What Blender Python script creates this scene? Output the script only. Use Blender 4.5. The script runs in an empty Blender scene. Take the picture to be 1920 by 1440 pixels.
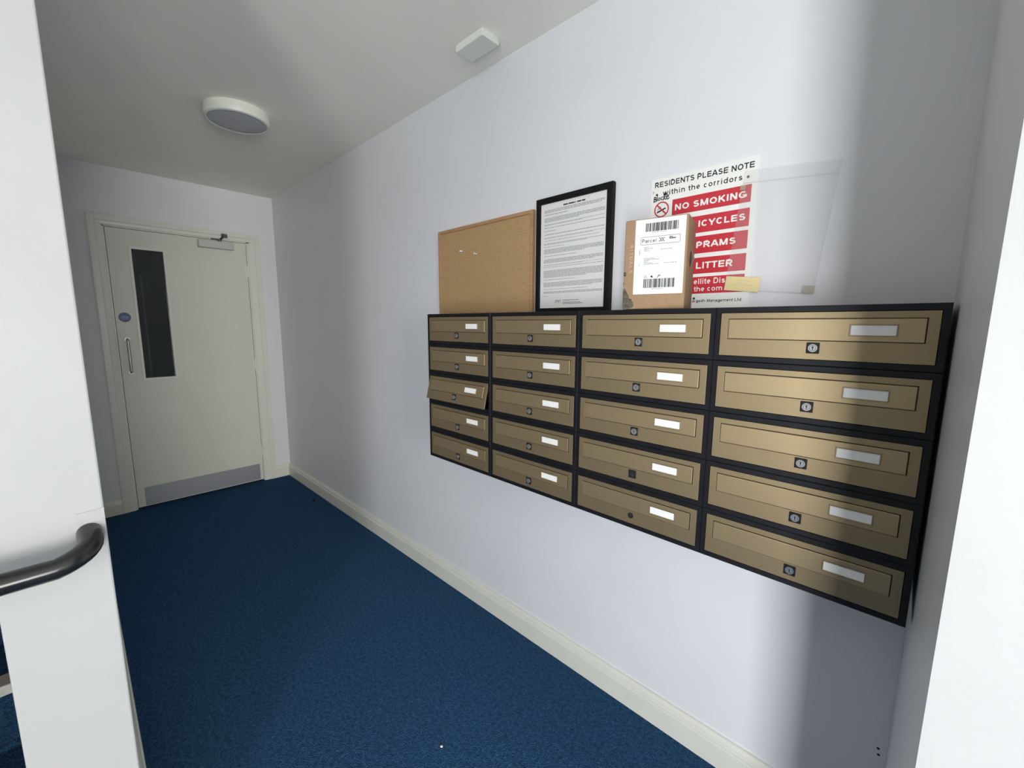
import bpy, bmesh, math, random
from mathutils import Vector, Matrix
random.seed(7)
sc = bpy.context.scene
COL = sc.collection

# ------------------------------------------------------------------ camera
cam_d = bpy.data.cameras.new('camera')
cam = bpy.data.objects.new('camera', cam_d)
COL.objects.link(cam)
cam_d.sensor_width = 36.0
cam_d.lens = 788.31 / 1920 * 36.0
cam_d.clip_start = 0.02
R_ = Vector((0.72299, 0.69083, 0.00555)); U_ = Vector((-0.10026, 0.09697, 0.99023)); F_ = Vector((-0.68354, 0.71648, -0.13937))
cam.matrix_world = Matrix(((R_.x, U_.x, -F_.x, 4.0018), (R_.y, U_.y, -F_.y, -1.2760), (R_.z, U_.z, -F_.z, 1.3585), (0, 0, 0, 1)))
sc.camera = cam

# ------------------------------------------------------------------ world, lights, exposure
w = bpy.data.worlds.new('overcast_sky'); sc.world = w
w.use_nodes = True
bg = w.node_tree.nodes['Background']
bg.inputs[0].default_value = (0.75, 0.83, 0.95, 1); bg.inputs[1].default_value = 0.6

def area(name, loc, target, sx, sy, power, color, spread=180):
    d = bpy.data.lights.new(name, 'AREA'); d.shape = 'RECTANGLE'
    d.size = sx; d.size_y = sy; d.energy = power; d.color = color; d.spread = math.radians(spread)
    o = bpy.data.objects.new(name, d); COL.objects.link(o)
    o.location = loc
    o.rotation_euler = (Vector(target) - Vector(loc)).to_track_quat('-Z', 'Y').to_euler()
    return o
# daylight falling through the glazed entrance behind the camera
area('entrance_daylight', (4.95, -2.99, 1.06), (4.95, 0, 1.06), 0.54, 1.98, 45, (0.95, 0.97, 1.0), 140)
# fill light added to brighten the corridor, as from an unseen window
area('corridor_fill_light', (9.96, -2.42, 1.15), (0, -1.0, 1.3), 2.0, 2.0, 200, (1.0, 0.985, 0.95))
vs = sc.view_settings
sc.display_settings.display_device = 'sRGB'
vs.view_transform = 'Standard'; vs.look = 'None'; vs.gamma = 1.0; vs.exposure = 0.65
vs.use_curve_mapping = False
sc.cycles.max_bounces = 10; sc.cycles.diffuse_bounces = 6; sc.cycles.glossy_bounces = 4
sc.cycles.transparent_max_bounces = 12
sc.cycles.use_denoising = True
sc.cycles.caustics_reflective = False; sc.cycles.caustics_refractive = False

# ------------------------------------------------------------------ materials
def mat(name, col, rough=0.6, metal=0.0, var=0.05, vscale=12.0, bump=0.0, bscale=200.0, stretch=None, spec=0.5, aniso=0.0, col2=None, detail=3.0, dist=0.001):
    m = bpy.data.materials.new(name); m.use_nodes = True
    nt = m.node_tree; b = nt.nodes['Principled BSDF']
    b.inputs['Roughness'].default_value = rough; b.inputs['Metallic'].default_value = metal
    b.inputs['Specular IOR Level'].default_value = spec
    b.inputs['Anisotropic'].default_value = aniso
    tc = nt.nodes.new('ShaderNodeTexCoord'); mp = nt.nodes.new('ShaderNodeMapping')
    nt.links.new(tc.outputs['Object'], mp.inputs['Vector'])
    if stretch: mp.inputs['Scale'].default_value = stretch
    n = nt.nodes.new('ShaderNodeTexNoise'); n.inputs['Scale'].default_value = vscale; n.inputs['Detail'].default_value = detail
    nt.links.new(mp.outputs['Vector'], n.inputs['Vector'])
    r = nt.nodes.new('ShaderNodeValToRGB')
    c2 = col2 if col2 else tuple(min(1, c * (1 + var)) for c in col)
    c1 = col if col2 else tuple(c * (1 - var) for c in col)
    r.color_ramp.elements[0].position = 0.3; r.color_ramp.elements[1].position = 0.7
    r.color_ramp.elements[0].color = (*c1, 1); r.color_ramp.elements[1].color = (*c2, 1)
    nt.links.new(n.outputs['Fac'], r.inputs['Fac']); nt.links.new(r.outputs['Color'], b.inputs['Base Color'])
    if bump:
        n2 = nt.nodes.new('ShaderNodeTexNoise'); n2.inputs['Scale'].default_value = bscale; n2.inputs['Detail'].default_value = 3
        nt.links.new(mp.outputs['Vector'], n2.inputs['Vector'])
        bu = nt.nodes.new('ShaderNodeBump'); bu.inputs['Strength'].default_value = bump; bu.inputs['Distance'].default_value = dist
        nt.links.new(n2.outputs['Fac'], bu.inputs['Height']); nt.links.new(bu.outputs['Normal'], b.inputs['Normal'])
    return m

def veil(name, alpha_col, alpha, rough=0.15, ior=1.45):
    """clear plastic or glass: transparent with a milky share and a glossy coat"""
    m = bpy.data.materials.new(name); m.use_nodes = True
    nt = m.node_tree; nt.nodes.clear()
    out = nt.nodes.new('ShaderNodeOutputMaterial')
    tr = nt.nodes.new('ShaderNodeBsdfTransparent'); df = nt.nodes.new('ShaderNodeBsdfDiffuse'); gl = nt.nodes.new('ShaderNodeBsdfGlossy')
    df.inputs['Color'].default_value = (*alpha_col, 1); gl.inputs['Roughness'].default_value = rough
    tc = nt.nodes.new('ShaderNodeTexCoord'); n = nt.nodes.new('ShaderNodeTexNoise'); n.inputs['Scale'].default_value = 9
    nt.links.new(tc.outputs['Object'], n.inputs['Vector'])
    mr = nt.nodes.new('ShaderNodeMapRange'); mr.inputs['To Min'].default_value = alpha * 0.8; mr.inputs['To Max'].default_value = alpha * 1.2
    nt.links.new(n.outputs['Fac'], mr.inputs['Value'])
    m1 = nt.nodes.new('ShaderNodeMixShader'); m2 = nt.nodes.new('ShaderNodeMixShader')
    nt.links.new(mr.outputs['Result'], m1.inputs[0]); nt.links.new(tr.outputs[0], m1.inputs[1]); nt.links.new(df.outputs[0], m1.inputs[2])
    fr = nt.nodes.new('ShaderNodeFresnel'); fr.inputs['IOR'].default_value = ior
    nt.links.new(fr.outputs[0], m2.inputs[0]); nt.links.new(m1.outputs[0], m2.inputs[1]); nt.links.new(gl.outputs[0], m2.inputs[2])
    nt.links.new(m2.outputs[0], out.inputs['Surface'])
    return m

M = {}
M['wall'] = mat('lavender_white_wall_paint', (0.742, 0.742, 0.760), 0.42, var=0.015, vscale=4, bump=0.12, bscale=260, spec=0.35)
M['dimmed_white_wall'] = mat('dimmed_white_wall_paint', (0.415, 0.418, 0.412), 0.5, var=0.035, vscale=4, bump=0.15, bscale=160, spec=0.3)  # white darkened in colour to hold down the strong light on these faces
M['ceiling'] = mat('ceiling_paint', (0.90, 0.89, 0.81), 0.8, var=0.015, vscale=3, bump=0.1, bscale=240, spec=0.2)
M['lobby'] = mat('lobby_wall_paint', (0.80, 0.80, 0.79), 0.7, var=0.02, vscale=4, bump=0.1, bscale=240, spec=0.2)
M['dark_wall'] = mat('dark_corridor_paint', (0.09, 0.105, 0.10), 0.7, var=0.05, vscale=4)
M['trim'] = mat('cream_gloss_paint', (0.72, 0.72, 0.64), 0.32, var=0.02, vscale=8, bump=0.05, bscale=90)
M['door'] = mat('door_eggshell_paint', (0.66, 0.66, 0.57), 0.4, var=0.02, vscale=5, bump=0.05, bscale=120)
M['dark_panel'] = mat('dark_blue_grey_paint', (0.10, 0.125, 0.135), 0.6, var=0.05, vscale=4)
M['steel'] = mat('brushed_steel', (0.42, 0.43, 0.44), 0.38, 0.9, var=0.06, vscale=60, stretch=(1, 1, 12), bump=0.05, bscale=300)
M['kick'] = mat('satin_aluminium', (0.36, 0.37, 0.39), 0.42, 0.75, var=0.05, vscale=30, stretch=(1, 1, 14), bump=0.05)
M['closer'] = mat('silver_painted_metal', (0.50, 0.50, 0.47), 0.4, 0.2, var=0.03)
M['dark_steel'] = mat('dull_dark_steel', (0.11, 0.11, 0.11), 0.4, 0.8, var=0.1, vscale=40)
M['black'] = mat('black_satin_enamel', (0.007, 0.007, 0.009), 0.5, var=0.3, vscale=25, spec=0.3, bump=0.06, bscale=500)
M['black_gloss'] = mat('black_plastic_coating', (0.011, 0.011, 0.012), 0.22, var=0.3, vscale=20, bump=0.06, bscale=90)
M['black_frame'] = mat('black_frame_foil', (0.007, 0.0065, 0.0065), 0.6, var=0.3, vscale=30, spec=0.2)
M['brass'] = mat('brushed_bronze', (0.325, 0.25, 0.143), 0.46, 0.8, var=0.045, vscale=70, stretch=(1, 1, 40), bump=0.08, bscale=160, aniso=0.4, dist=0.0004)
M['brass_lit_flap'] = mat('brushed_bronze_lit_flap', (0.405, 0.31, 0.178), 0.44, 0.8, var=0.045, vscale=70, stretch=(1, 1, 40), bump=0.08, bscale=160, aniso=0.4, dist=0.0004)  # same bronze lightened; light caught by the angled flap is in the colour
M['card'] = mat('white_card', (0.90, 0.89, 0.86), 0.35, var=0.02)
M['chrome'] = mat('worn_chrome', (0.72, 0.71, 0.69), 0.25, 0.9, var=0.06, vscale=90)
M['carpet'] = None
M['cork'] = mat('cork_granules', (0.37, 0.235, 0.11), 0.85, vscale=260, col2=(0.52, 0.35, 0.18), bump=0.4, bscale=300, spec=0.1, dist=0.0008)
M['pine'] = mat('oak_frame_wood', (0.38, 0.20, 0.095), 0.5, vscale=30, col2=(0.50, 0.29, 0.15), stretch=(1, 1, 8), bump=0.1, bscale=120)
M['paper'] = mat('white_paper', (0.84, 0.83, 0.80), 0.7, var=0.015, spec=0.2)
M['ink'] = mat('black_ink', (0.02, 0.02, 0.022), 0.5, var=0.1, spec=0.3)
M['grey_ink'] = mat('grey_print', (0.40, 0.40, 0.395), 0.7, var=0.06, vscale=300, spec=0.2)
M['pale_ink'] = mat('pale_grey_print', (0.50, 0.50, 0.50), 0.7, var=0.06, spec=0.2)
M['sign_white'] = mat('white_sign_board', (0.86, 0.86, 0.81), 0.35, var=0.015)
M['red'] = mat('red_sign_print', (0.56, 0.035, 0.05), 0.35, var=0.03)
M['card_box'] = mat('brown_corrugated_card', (0.40, 0.262, 0.155), 0.75, var=0.04, vscale=20, stretch=(6, 1, 1), bump=0.05, spec=0.2)
M['card_pale'] = mat('peach_print', (0.66, 0.45, 0.30), 0.7, var=0.03, spec=0.2)
M['card_tab'] = mat('pale_card_tab', (0.70, 0.52, 0.43), 0.7, var=0.03, spec=0.2)
M['floral'] = mat('dark_floral_print', (0.045, 0.04, 0.03), 0.7, vscale=160, col2=(0.20, 0.17, 0.11), spec=0.2)
M['yellow'] = mat('yellow_sticky_paper', (0.74, 0.62, 0.32), 0.7, var=0.03, spec=0.2)
M['tape'] = veil('yellowed_tape', (0.62, 0.58, 0.44), 0.30, 0.3, 1.15)
M['seam'] = veil('wallet_seam', (0.55, 0.54, 0.52), 0.18, 0.3, 1.15)
M['wallet'] = veil('clear_plastic_wallet', (0.72, 0.71, 0.69), 0.07, 0.3, 1.12)
M['glazing'] = veil('clear_frame_glazing', (0.6, 0.6, 0.6), 0.008, 0.1, 1.15)
M['door_glass'] = veil('wired_door_glass', (0.05, 0.06, 0.058), 0.5, 0.06)
M['lamp_white'] = mat('white_lamp_plastic', (0.74, 0.75, 0.68), 0.4, var=0.01)
M['diffuser'] = mat('grey_opal_diffuser', (0.42, 0.43, 0.46), 0.45, var=0.02)
M['blue'] = mat('blue_sticker', (0.03, 0.085, 0.21), 0.4, var=0.1, vscale=40)
M['blue_pale'] = mat('pale_blue_print', (0.22, 0.28, 0.38), 0.4, var=0.1)
M['nosing'] = mat('brown_nosing_insert', (0.20, 0.16, 0.13), 0.7, var=0.1, vscale=60)
M['nosing_al'] = mat('worn_aluminium_nosing', (0.40, 0.39, 0.35), 0.45, 0.4, var=0.1, vscale=40)
M['plaster'] = mat('bare_filler', (0.415, 0.40, 0.395), 0.85, var=0.04, vscale=60, bump=0.3, bscale=120)
M['leaf'] = mat('grey_dry_scrap', (0.13, 0.14, 0.13), 0.8, var=0.3, vscale=80)

def carpet_mat(name, g):
    m = bpy.data.materials.new(name); m.use_nodes = True
    nt = m.node_tree; b = nt.nodes['Principled BSDF']
    b.inputs['Roughness'].default_value = 0.95; b.inputs['Specular IOR Level'].default_value = 0.06
    tc = nt.nodes.new('ShaderNodeTexCoord')
    n = nt.nodes.new('ShaderNodeTexNoise'); n.inputs['Scale'].default_value = 260; n.inputs['Detail'].default_value = 4
    n3 = nt.nodes.new('ShaderNodeTexNoise'); n3.inputs['Scale'].default_value = 80; n3.inputs['Detail'].default_value = 5
    v = nt.nodes.new('ShaderNodeTexVoronoi'); v.inputs['Scale'].default_value = 300
    for q in (n, n3, v): nt.links.new(tc.outputs['Object'], q.inputs['Vector'])
    mx = nt.nodes.new('ShaderNodeMath'); mx.operation = 'ADD'
    mu = nt.nodes.new('ShaderNodeMath'); mu.operation = 'MULTIPLY'; mu.inputs[1].default_value = 0.6
    nt.links.new(n3.outputs['Fac'], mu.inputs[0])
    nt.links.new(n.outputs['Fac'], mx.inputs[0]); nt.links.new(mu.outputs[0], mx.inputs[1])
    r = nt.nodes.new('ShaderNodeValToRGB')
    mx2 = nt.nodes.new('ShaderNodeMath'); mx2.operation = 'MULTIPLY'; mx2.inputs[1].default_value = 0.625
    nt.links.new(mx.outputs[0], mx2.inputs[0])
    r.color_ramp.elements[0].position = 0.40; r.color_ramp.elements[1].position = 0.62
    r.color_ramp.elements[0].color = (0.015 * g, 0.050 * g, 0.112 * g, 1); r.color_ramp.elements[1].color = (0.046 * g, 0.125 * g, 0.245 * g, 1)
    nt.links.new(mx2.outputs[0], r.inputs['Fac']); nt.links.new(r.outputs['Color'], b.inputs['Base Color'])
    bu = nt.nodes.new('ShaderNodeBump'); bu.inputs['Strength'].default_value = 0.9; bu.inputs['Distance'].default_value = 0.006
    ad = nt.nodes.new('ShaderNodeMath'); ad.operation = 'SUBTRACT'
    nt.links.new(mx2.outputs[0], ad.inputs[0]); nt.links.new(v.outputs['Distance'], ad.inputs[1])
    nt.links.new(ad.outputs[0], bu.inputs['Height']); nt.links.new(bu.outputs['Normal'], b.inputs['Normal'])
    return m
M['carpet'] = carpet_mat('blue_loop_carpet', 1.06)
M['shaded_stair_carpet'] = carpet_mat('shaded_blue_stair_carpet', 0.42)  # same carpet darkened; the shade on the stair is put into its colour

# ------------------------------------------------------------------ helpers
def BM(): return bmesh.new()

def bx(bm, x0, x1, y0, y1, z0, z1, bev=0.0, seg=1):
    vs_ = [bm.verts.new((x, y, z)) for x in (x0, x1) for y in (y0, y1) for z in (z0, z1)]
    f = [(0, 1, 3, 2), (4, 6, 7, 5), (0, 4, 5, 1), (2, 3, 7, 6), (0, 2, 6, 4), (1, 5, 7, 3)]
    fs = [bm.faces.new([vs_[i] for i in q]) for q in f]
    if bev:
        es = list({e for q in fs for e in q.edges})
        bmesh.ops.bevel(bm, geom=es, offset=bev, segments=seg, affect='EDGES', profile=0.5)
    return vs_

def prism(bm, pts, axis, a, b, bev=0.0):
    """extrude a closed 2D outline along an axis; pts in the two other axes in order"""
    def P(p, t):
        return {0: (t, p[0], p[1]), 1: (p[0], t, p[1]), 2: (p[0], p[1], t)}[axis]
    A = [bm.verts.new(P(p, a)) for p in pts]; B = [bm.verts.new(P(p, b)) for p in pts]
    n = len(pts); fs = [bm.faces.new(A), bm.faces.new(B[::-1])]
    for i in range(n): fs.append(bm.faces.new((A[i], B[i], B[(i + 1) % n], A[(i + 1) % n])))
    bmesh.ops.recalc_face_normals(bm, faces=fs)
    if bev:
        es = list({e for q in fs[:2] for e in q.edges})
        bmesh.ops.bevel(bm, geom=es, offset=bev, segments=2, affect='EDGES', profile=0.5)

def frame_ring(bm, x0, x1, z0, z1, wdt, y0, y1, wl=None, bev=0.0):
    """rectangular ring in the XZ plane between y0 (front) and y1 (back)"""
    o = [(x0, z0), (x1, z0), (x1, z1), (x0, z1)]
    ws = (wdt, wdt, wdt, wdt) if wl is None else wl      # left, right, bottom, top
    i = [(x0 + ws[0], z0 + ws[2]), (x1 - ws[1], z0 + ws[2]), (x1 - ws[1], z1 - ws[3]), (x0 + ws[0], z1 - ws[3])]
    fo = [bm.verts.new((p[0], y0, p[1])) for p in o]; fi = [bm.verts.new((p[0], y0, p[1])) for p in i]
    bo = [bm.verts.new((p[0], y1, p[1])) for p in o]; bi = [bm.verts.new((p[0], y1, p[1])) for p in i]
    fs = []
    for k in range(4):
        j = (k + 1) % 4
        fs += [bm.faces.new((fo[k], fo[j], fi[j], fi[k])), bm.faces.new((bo[j], bo[k], bi[k], bi[j])),
               bm.faces.new((fo[j], fo[k], bo[k], bo[j])), bm.faces.new((fi[k], fi[j], bi[j], bi[k]))]
    bmesh.ops.recalc_face_normals(bm, faces=fs)
    if bev:
        es = [e for e in {e for q in fs for e in q.edges} if len(e.link_faces) == 2 and e.calc_face_angle(0) > 0.5
              and all(abs(v.co.y - y0) < 1e-6 for v in e.verts)]
        bmesh.ops.bevel(bm, geom=es, offset=bev, segments=2, affect='EDGES', profile=0.5)

def cyl(bm, c, axis, r, h, seg=24, r2=None):
    """cylinder from c along a direction"""
    d = Vector(axis).normalized(); q = Vector((0, 0, 1)).rotation_difference(d).to_matrix().to_4x4()
    mtx = Matrix.Translation(Vector(c) + d * h / 2) @ q
    bmesh.ops.create_cone(bm, cap_ends=True, segments=seg, radius1=r, radius2=r if r2 is None else r2, depth=h, matrix=mtx)

def tube(bm, pts, r, seg=16, cap=True):
    pts = [Vector(p) for p in pts]; rings = []; a = None
    for i, p in enumerate(pts):
        t = (pts[min(i + 1, len(pts) - 1)] - pts[max(i - 1, 0)]).normalized()
        if a is None:
            a = t.cross(Vector((0, 0, 1)))
            if a.length < 1e-3: a = t.cross(Vector((1, 0, 0)))
        a = (a - t * a.dot(t)).normalized(); b = a.cross(t)
        rings.append([bm.verts.new(p + r * (math.cos(k * 2 * math.pi / seg) * a + math.sin(k * 2 * math.pi / seg) * b)) for k in range(seg)])
    fs = []
    for A, B in zip(rings, rings[1:]):
        for k in range(seg): fs.append(bm.faces.new((A[k], A[(k + 1) % seg], B[(k + 1) % seg], B[k])))
    if cap: fs += [bm.faces.new(rings[0][::-1]), bm.faces.new(rings[-1])]
    bmesh.ops.recalc_face_normals(bm, faces=fs)

def arc3(c, r, a0, a1, n, ux, uy):
    ux, uy, c = Vector(ux), Vector(uy), Vector(c)
    return [c + r * (math.cos(a0 + (a1 - a0) * i / n) * ux + math.sin(a0 + (a1 - a0) * i / n) * uy) for i in range(n + 1)]

def obj(name, bm, m, parent=None, loc=(0, 0, 0), rot=(0, 0, 0), smooth=False):
    me = bpy.data.meshes.new(name)
    bm.normal_update(); bm.to_mesh(me); bm.free()
    if smooth:
        for p in me.polygons: p.use_smooth = True
        try: me.set_sharp_from_angle(angle=math.radians(40))
        except Exception: pass
    me.materials.append(m)
    o = bpy.data.objects.new(name, me); COL.objects.link(o)
    o.location = loc; o.rotation_euler = rot
    if parent: o.parent = parent
    return o

def tag(o, label, cat, group=None):
    o['label'] = label; o['category'] = cat
    if group: o['group'] = group
    return o

def thing(name, label, cat, loc=(0, 0, 0), rot=(0, 0, 0), group=None):
    o = bpy.data.objects.new(name, None); COL.objects.link(o); o.empty_display_size = 0.05
    o.location = loc; o.rotation_euler = rot
    return tag(o, label, cat, group)

def struct(name, bm, m, **k):
    o = obj(name, bm, m, **k); o['kind'] = 'structure'
    return o

def copy_part(o, parent):
    c = o.copy(); COL.objects.link(c); c.parent = parent
    for ch in o.children: copy_part(ch, c)
    return c

# lettering: a plain bold sans alphabet drawn with strokes, laid flat in the local XZ plane facing -Y
def _arc(cx, cz, rx, rz, a0, a1, n=10):
    return [(cx + rx * math.cos(math.radians(a0 + (a1 - a0) * i / n)), cz + rz * math.sin(math.radians(a0 + (a1 - a0) * i / n))) for i in range(n + 1)]
ADV = dict(A=1.0, B=1.0, C=1.0, D=1.0, E=.93, F=.85, G=1.09, H=1.0, I=.39, K=1.0, L=.85, M=1.16, N=1.0, O=1.09, P=.93, R=1.0, S=.93, T=.85, U=1.0, Y=.93,
           a=.78, c=.78, d=.85, e=.78, g=.85, h=.85, i=.39, l=.39, m=1.24, n=.85, o=.85, r=.54, s=.78, t=.47, w=1.09)
ADV[' '] = .39; ADV['.'] = .39
def glyph(ch, t):
    """centre lines of one character: cap height 1, stem thickness t"""
    h = t / 2; w = ADV[ch]; l = .09 + h; r = w - .08 - h; m = (l + r) / 2; T = 1 - h; X = .73; xt = X - h; xr = (xt - h) / 2; xm = (xt + h) / 2
    if ch == 'A': return [[(h * .9, 0), (w / 2 - .01, 1)], [(w - h * .9, 0), (w / 2 + .01, 1)], [(w * .22, .30), (w * .78, .30)]]
    if ch == 'B': return [[(l, 0), (l, 1)], [(l, T), (r - .2, T)] + _arc(r - .2, .76 - h / 2, .17, T - .76 + h / 2, 90, -90) + [(l, .52)], [(l, .52), (r - .2, .52)] + _arc(r - .2, (.52 + h) / 2, .2, (.52 - h) / 2, 90, -90) + [(l, h)]]
    if ch == 'C': return [_arc(m, .5, r - m, .5 - h, 42, 318, 18)]
    if ch == 'D': return [[(l, 0), (l, 1)], [(l, T), (m, T)] + _arc(m, .5, r - m, .5 - h, 90, -90, 14) + [(l, h)]]
    if ch == 'E': return [[(l, 0), (l, 1)], [(l, T), (r + h, T)], [(l, .51), (r + h * .6, .51)], [(l, h), (r + h, h)]]
    if ch == 'F': return [[(l, 0), (l, 1)], [(l, T), (r + h, T)], [(l, .50), (r + h * .4, .50)]]
    if ch == 'G': return [_arc(m, .5, r - m, .5 - h, 45, 330, 18) + [(r, .42)], [(m, .42), (r + h, .42)], [(r, .5), (r, .10)]]
    if ch == 'H': return [[(l, 0), (l, 1)], [(r, 0), (r, 1)], [(l, .53), (r, .53)]]
    if ch == 'I': return [[(w / 2, 0), (w / 2, 1)]]
    if ch == 'K': return [[(l, 0), (l, 1)], [(l, .36), (r, 1)], [(l + .2, .58), (r + .05, 0)]]
    if ch == 'L': return [[(l, 0), (l, 1)], [(l, h), (r + h, h)]]
    if ch == 'M': return [[(l, 0), (l, 1)], [(r, 0), (r, 1)], [(l + .02, .99), (w / 2, .04)], [(r - .02, .99), (w / 2, .04)]]
    if ch == 'N': return [[(l, 0), (l, 1)], [(r, 0), (r, 1)], [(l, .98), (r, .02)]]
    if ch == 'O': return [_arc(m, .5, r - m, .5 - h, 0, 360, 26)]
    if ch == 'P': return [[(l, 0), (l, 1)], [(l, T), (r - .22, T)] + _arc(r - .22, (T + .42) / 2, .22, (T - .42) / 2, 90, -90) + [(l, .42)]]
    if ch == 'R': return [[(l, 0), (l, 1)], [(l, T), (r - .22, T)] + _arc(r - .22, (T + .47) / 2, .20, (T - .47) / 2, 90, -90) + [(l, .47)], [(m - .02, .45), (r + .05, 0)]]
    if ch == 'S':
        q = (T - .52) / 2; q2 = (.52 - h) / 2
        return [_arc(m, .52 + q, r - m - .03, q, 25, 270, 14)[:-1] + _arc(m, h + q2, r - m, q2, 90, -158, 14)]
    if ch == 'T': return [[(w / 2, 0), (w / 2, 1)], [(.03, T), (w - .03, T)]]
    if ch == 'U': return [[(l, 1), (l, .38)] + _arc(m, .38, r - m, .38 - h, 180, 360, 12) + [(r, .38), (r, 1)]]
    if ch == 'Y': return [[(h * .8, 1), (w / 2, .40)], [(w - h * .8, 1), (w / 2, .40)], [(w / 2, .46), (w / 2, 0)]]
    if ch == 'a': return [_arc(m, xt - .20, r - m, .20, 155, 0, 8) + [(r, 0)], [(r, .44), (m, .41)] + _arc(m - .02, .225, m - .02 - l, .19, 100, 300, 10) + [(r, .2)]]
    if ch == 'c': return [_arc(m, xm, r - m, xr, 45, 315, 14)]
    if ch == 'd': return [_arc(m, xm, r - m, xr, 0, 360, 18), [(r, 0), (r, 1)]]
    if ch == 'e': return [[(l, xm), (r, xm)], _arc(m, xm, r - m, xr, -8, 312, 18)]
    if ch == 'g': return [_arc(m, xm, r - m, xr, 0, 360, 18), [(r, X), (r, -.04)] + _arc(m, -.04, r - m, .17, 0, -150, 8)]
    if ch == 'h': return [[(l, 0), (l, 1)], [(l, xt - .22)] + _arc(m, xt - .24, r - m, .24, 165, 0, 8) + [(r, 0)]]
    if ch == 'i': return [[(w / 2, 0), (w / 2, X)], [(w / 2, .85), (w / 2, 1)]]
    if ch == 'l': return [[(w / 2, 0), (w / 2, 1)]]
    if ch == 'm':
        return [[(l, 0), (l, X)], [(l, xt - .22)] + _arc((l + m) / 2, xt - .2, (m - l) / 2, .2, 165, 0, 8) + [(m, 0)], [(m, xt - .22)] + _arc((r + m) / 2, xt - .2, (r - m) / 2, .2, 165, 0, 8) + [(r, 0)]]
    if ch == 'n': return [[(l, 0), (l, X)], [(l, xt - .22)] + _arc(m, xt - .24, r - m, .24, 165, 0, 8) + [(r, 0)]]
    if ch == 'o': return [_arc(m, xm, r - m, xr, 0, 360, 20)]
    if ch == 'r': return [[(l, 0), (l, X)], [(l, xt - .25)] + _arc(r, xt - .22, r - l, .22, 170, 80, 5)]
    if ch == 's':
        q = (xt - xm) / 2
        return [_arc(m, xm + q, r - m - .03, q, 20, 270, 10)[:-1] + _arc(m, h + q, r - m, q, 90, -160, 10)]
    if ch == 't': return [[(w / 2, .95), (w / 2, .16), (w / 2 + .06, h), (w - .03, h)], [(.03, xt), (w - .03, xt)]]
    if ch == 'w': return [[(h * .8, X), (w * .28, 0)], [(w * .28, 0), (w / 2, X)], [(w / 2, X), (w * .72, 0)], [(w * .72, 0), (w - h * .8, X)]]
    if ch == '.': return [[(w / 2, 0), (w / 2, t)]]
    return []
def ribbon(pts, t):
    """a polyline as a strip of even width with mitred joints"""
    P = [Vector(p) for p in pts]; n = len(P); out = []
    closed = n > 3 and (P[0] - P[-1]).length < 1e-5
    for i in range(n):
        d0 = (P[i] - P[i - 1]) if i else ((P[-1] - P[-2]) if closed else P[1] - P[0])
        d1 = (P[i + 1] - P[i]) if i < n - 1 else ((P[1] - P[0]) if closed else P[-1] - P[-2])
        d0, d1 = d0.normalized(), d1.normalized()
        nn_ = Vector((-(d0.y + d1.y), d0.x + d1.x))
        if nn_.length < 1e-4: nn_ = Vector((-d1.y, d1.x))
        nn_.normalize(); k = max(.5, nn_.dot(Vector((-d1.y, d1.x))))
        out.append((P[i] - nn_ * t / 2 / k, P[i] + nn_ * t / 2 / k))
    return out
def text(bm, s, x0, z0, width, cap, y, bold=.18, drop=0.0, rot=0.0, gap=0.0):
    """letters with left edge x0, baseline z0, total width and capital height; drop = fall of the baseline"""
    tot = sum(ADV[c] + gap for c in s) - gap - .16
    sx_ = width / tot; pen = -.08
    lay = [0.0]
    def put(p):
        a = p[0] * sx_; b = p[1] * cap + drop * a / width
        return bm.verts.new((x0 + a * math.cos(rot) - b * math.sin(rot), y - lay[0], z0 + a * math.sin(rot) + b * math.cos(rot)))
    for c in s:
        for k_, st_ in enumerate(glyph(c, bold)):
            lay[0] = 0.00012 * k_      # overlapping strokes never share a plane
            rb_ = ribbon([(p[0] + pen, p[1]) for p in st_], bold)
            vv = [(put(a), put(b)) for a, b in rb_]
            for (a, b), (c_, d) in zip(vv, vv[1:]):
                f = bm.faces.new((a, c_, d, b)); f.normal_update()
                if f.normal.y > 0: f.normal_flip()
        pen += ADV[c] + gap

def quad(bm, pts, y):
    f = bm.faces.new([bm.verts.new((p[0], y, p[1])) for p in pts])
    f.normal_update()
    if f.normal.y > 0: f.normal_flip()
    return f

def rect(bm, x0, x1, z0, z1, y): return quad(bm, [(x0, z0), (x1, z0), (x1, z1), (x0, z1)], y)

def stroke(bm, pts, wd, y):
    for (a, b) in zip(pts, pts[1:]):
        d = Vector((b[0] - a[0], b[1] - a[1])); L = d.length
        if L < 1e-6: continue
        d /= L; n = Vector((-d.y, d.x)) * wd / 2; d = d * wd * 0.35
        quad(bm, [(a[0] - d.x - n.x, a[1] - d.y - n.y), (b[0] + d.x - n.x, b[1] + d.y - n.y), (b[0] + d.x + n.x, b[1] + d.y + n.y), (a[0] - d.x + n.x, a[1] - d.y + n.y)], y)

def ringshape(bm, cx, cz, r0, r1, y, n=32, sx=1.0):
    A = [bm.verts.new((cx + sx * r0 * math.cos(i * 2 * math.pi / n), y, cz + r0 * math.sin(i * 2 * math.pi / n))) for i in range(n)]
    B = [bm.verts.new((cx + sx * r1 * math.cos(i * 2 * math.pi / n), y, cz + r1 * math.sin(i * 2 * math.pi / n))) for i in range(n)]
    for i in range(n): bm.faces.new((A[i], B[i], B[(i + 1) % n], A[(i + 1) % n]))

def disc(bm, cx, cz, r, y, n=20, sx=1.0):
    bm.faces.new([bm.verts.new((cx + sx * r * math.cos(i * 2 * math.pi / n), y, cz + r * math.sin(i * 2 * math.pi / n))) for i in range(n)])

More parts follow.
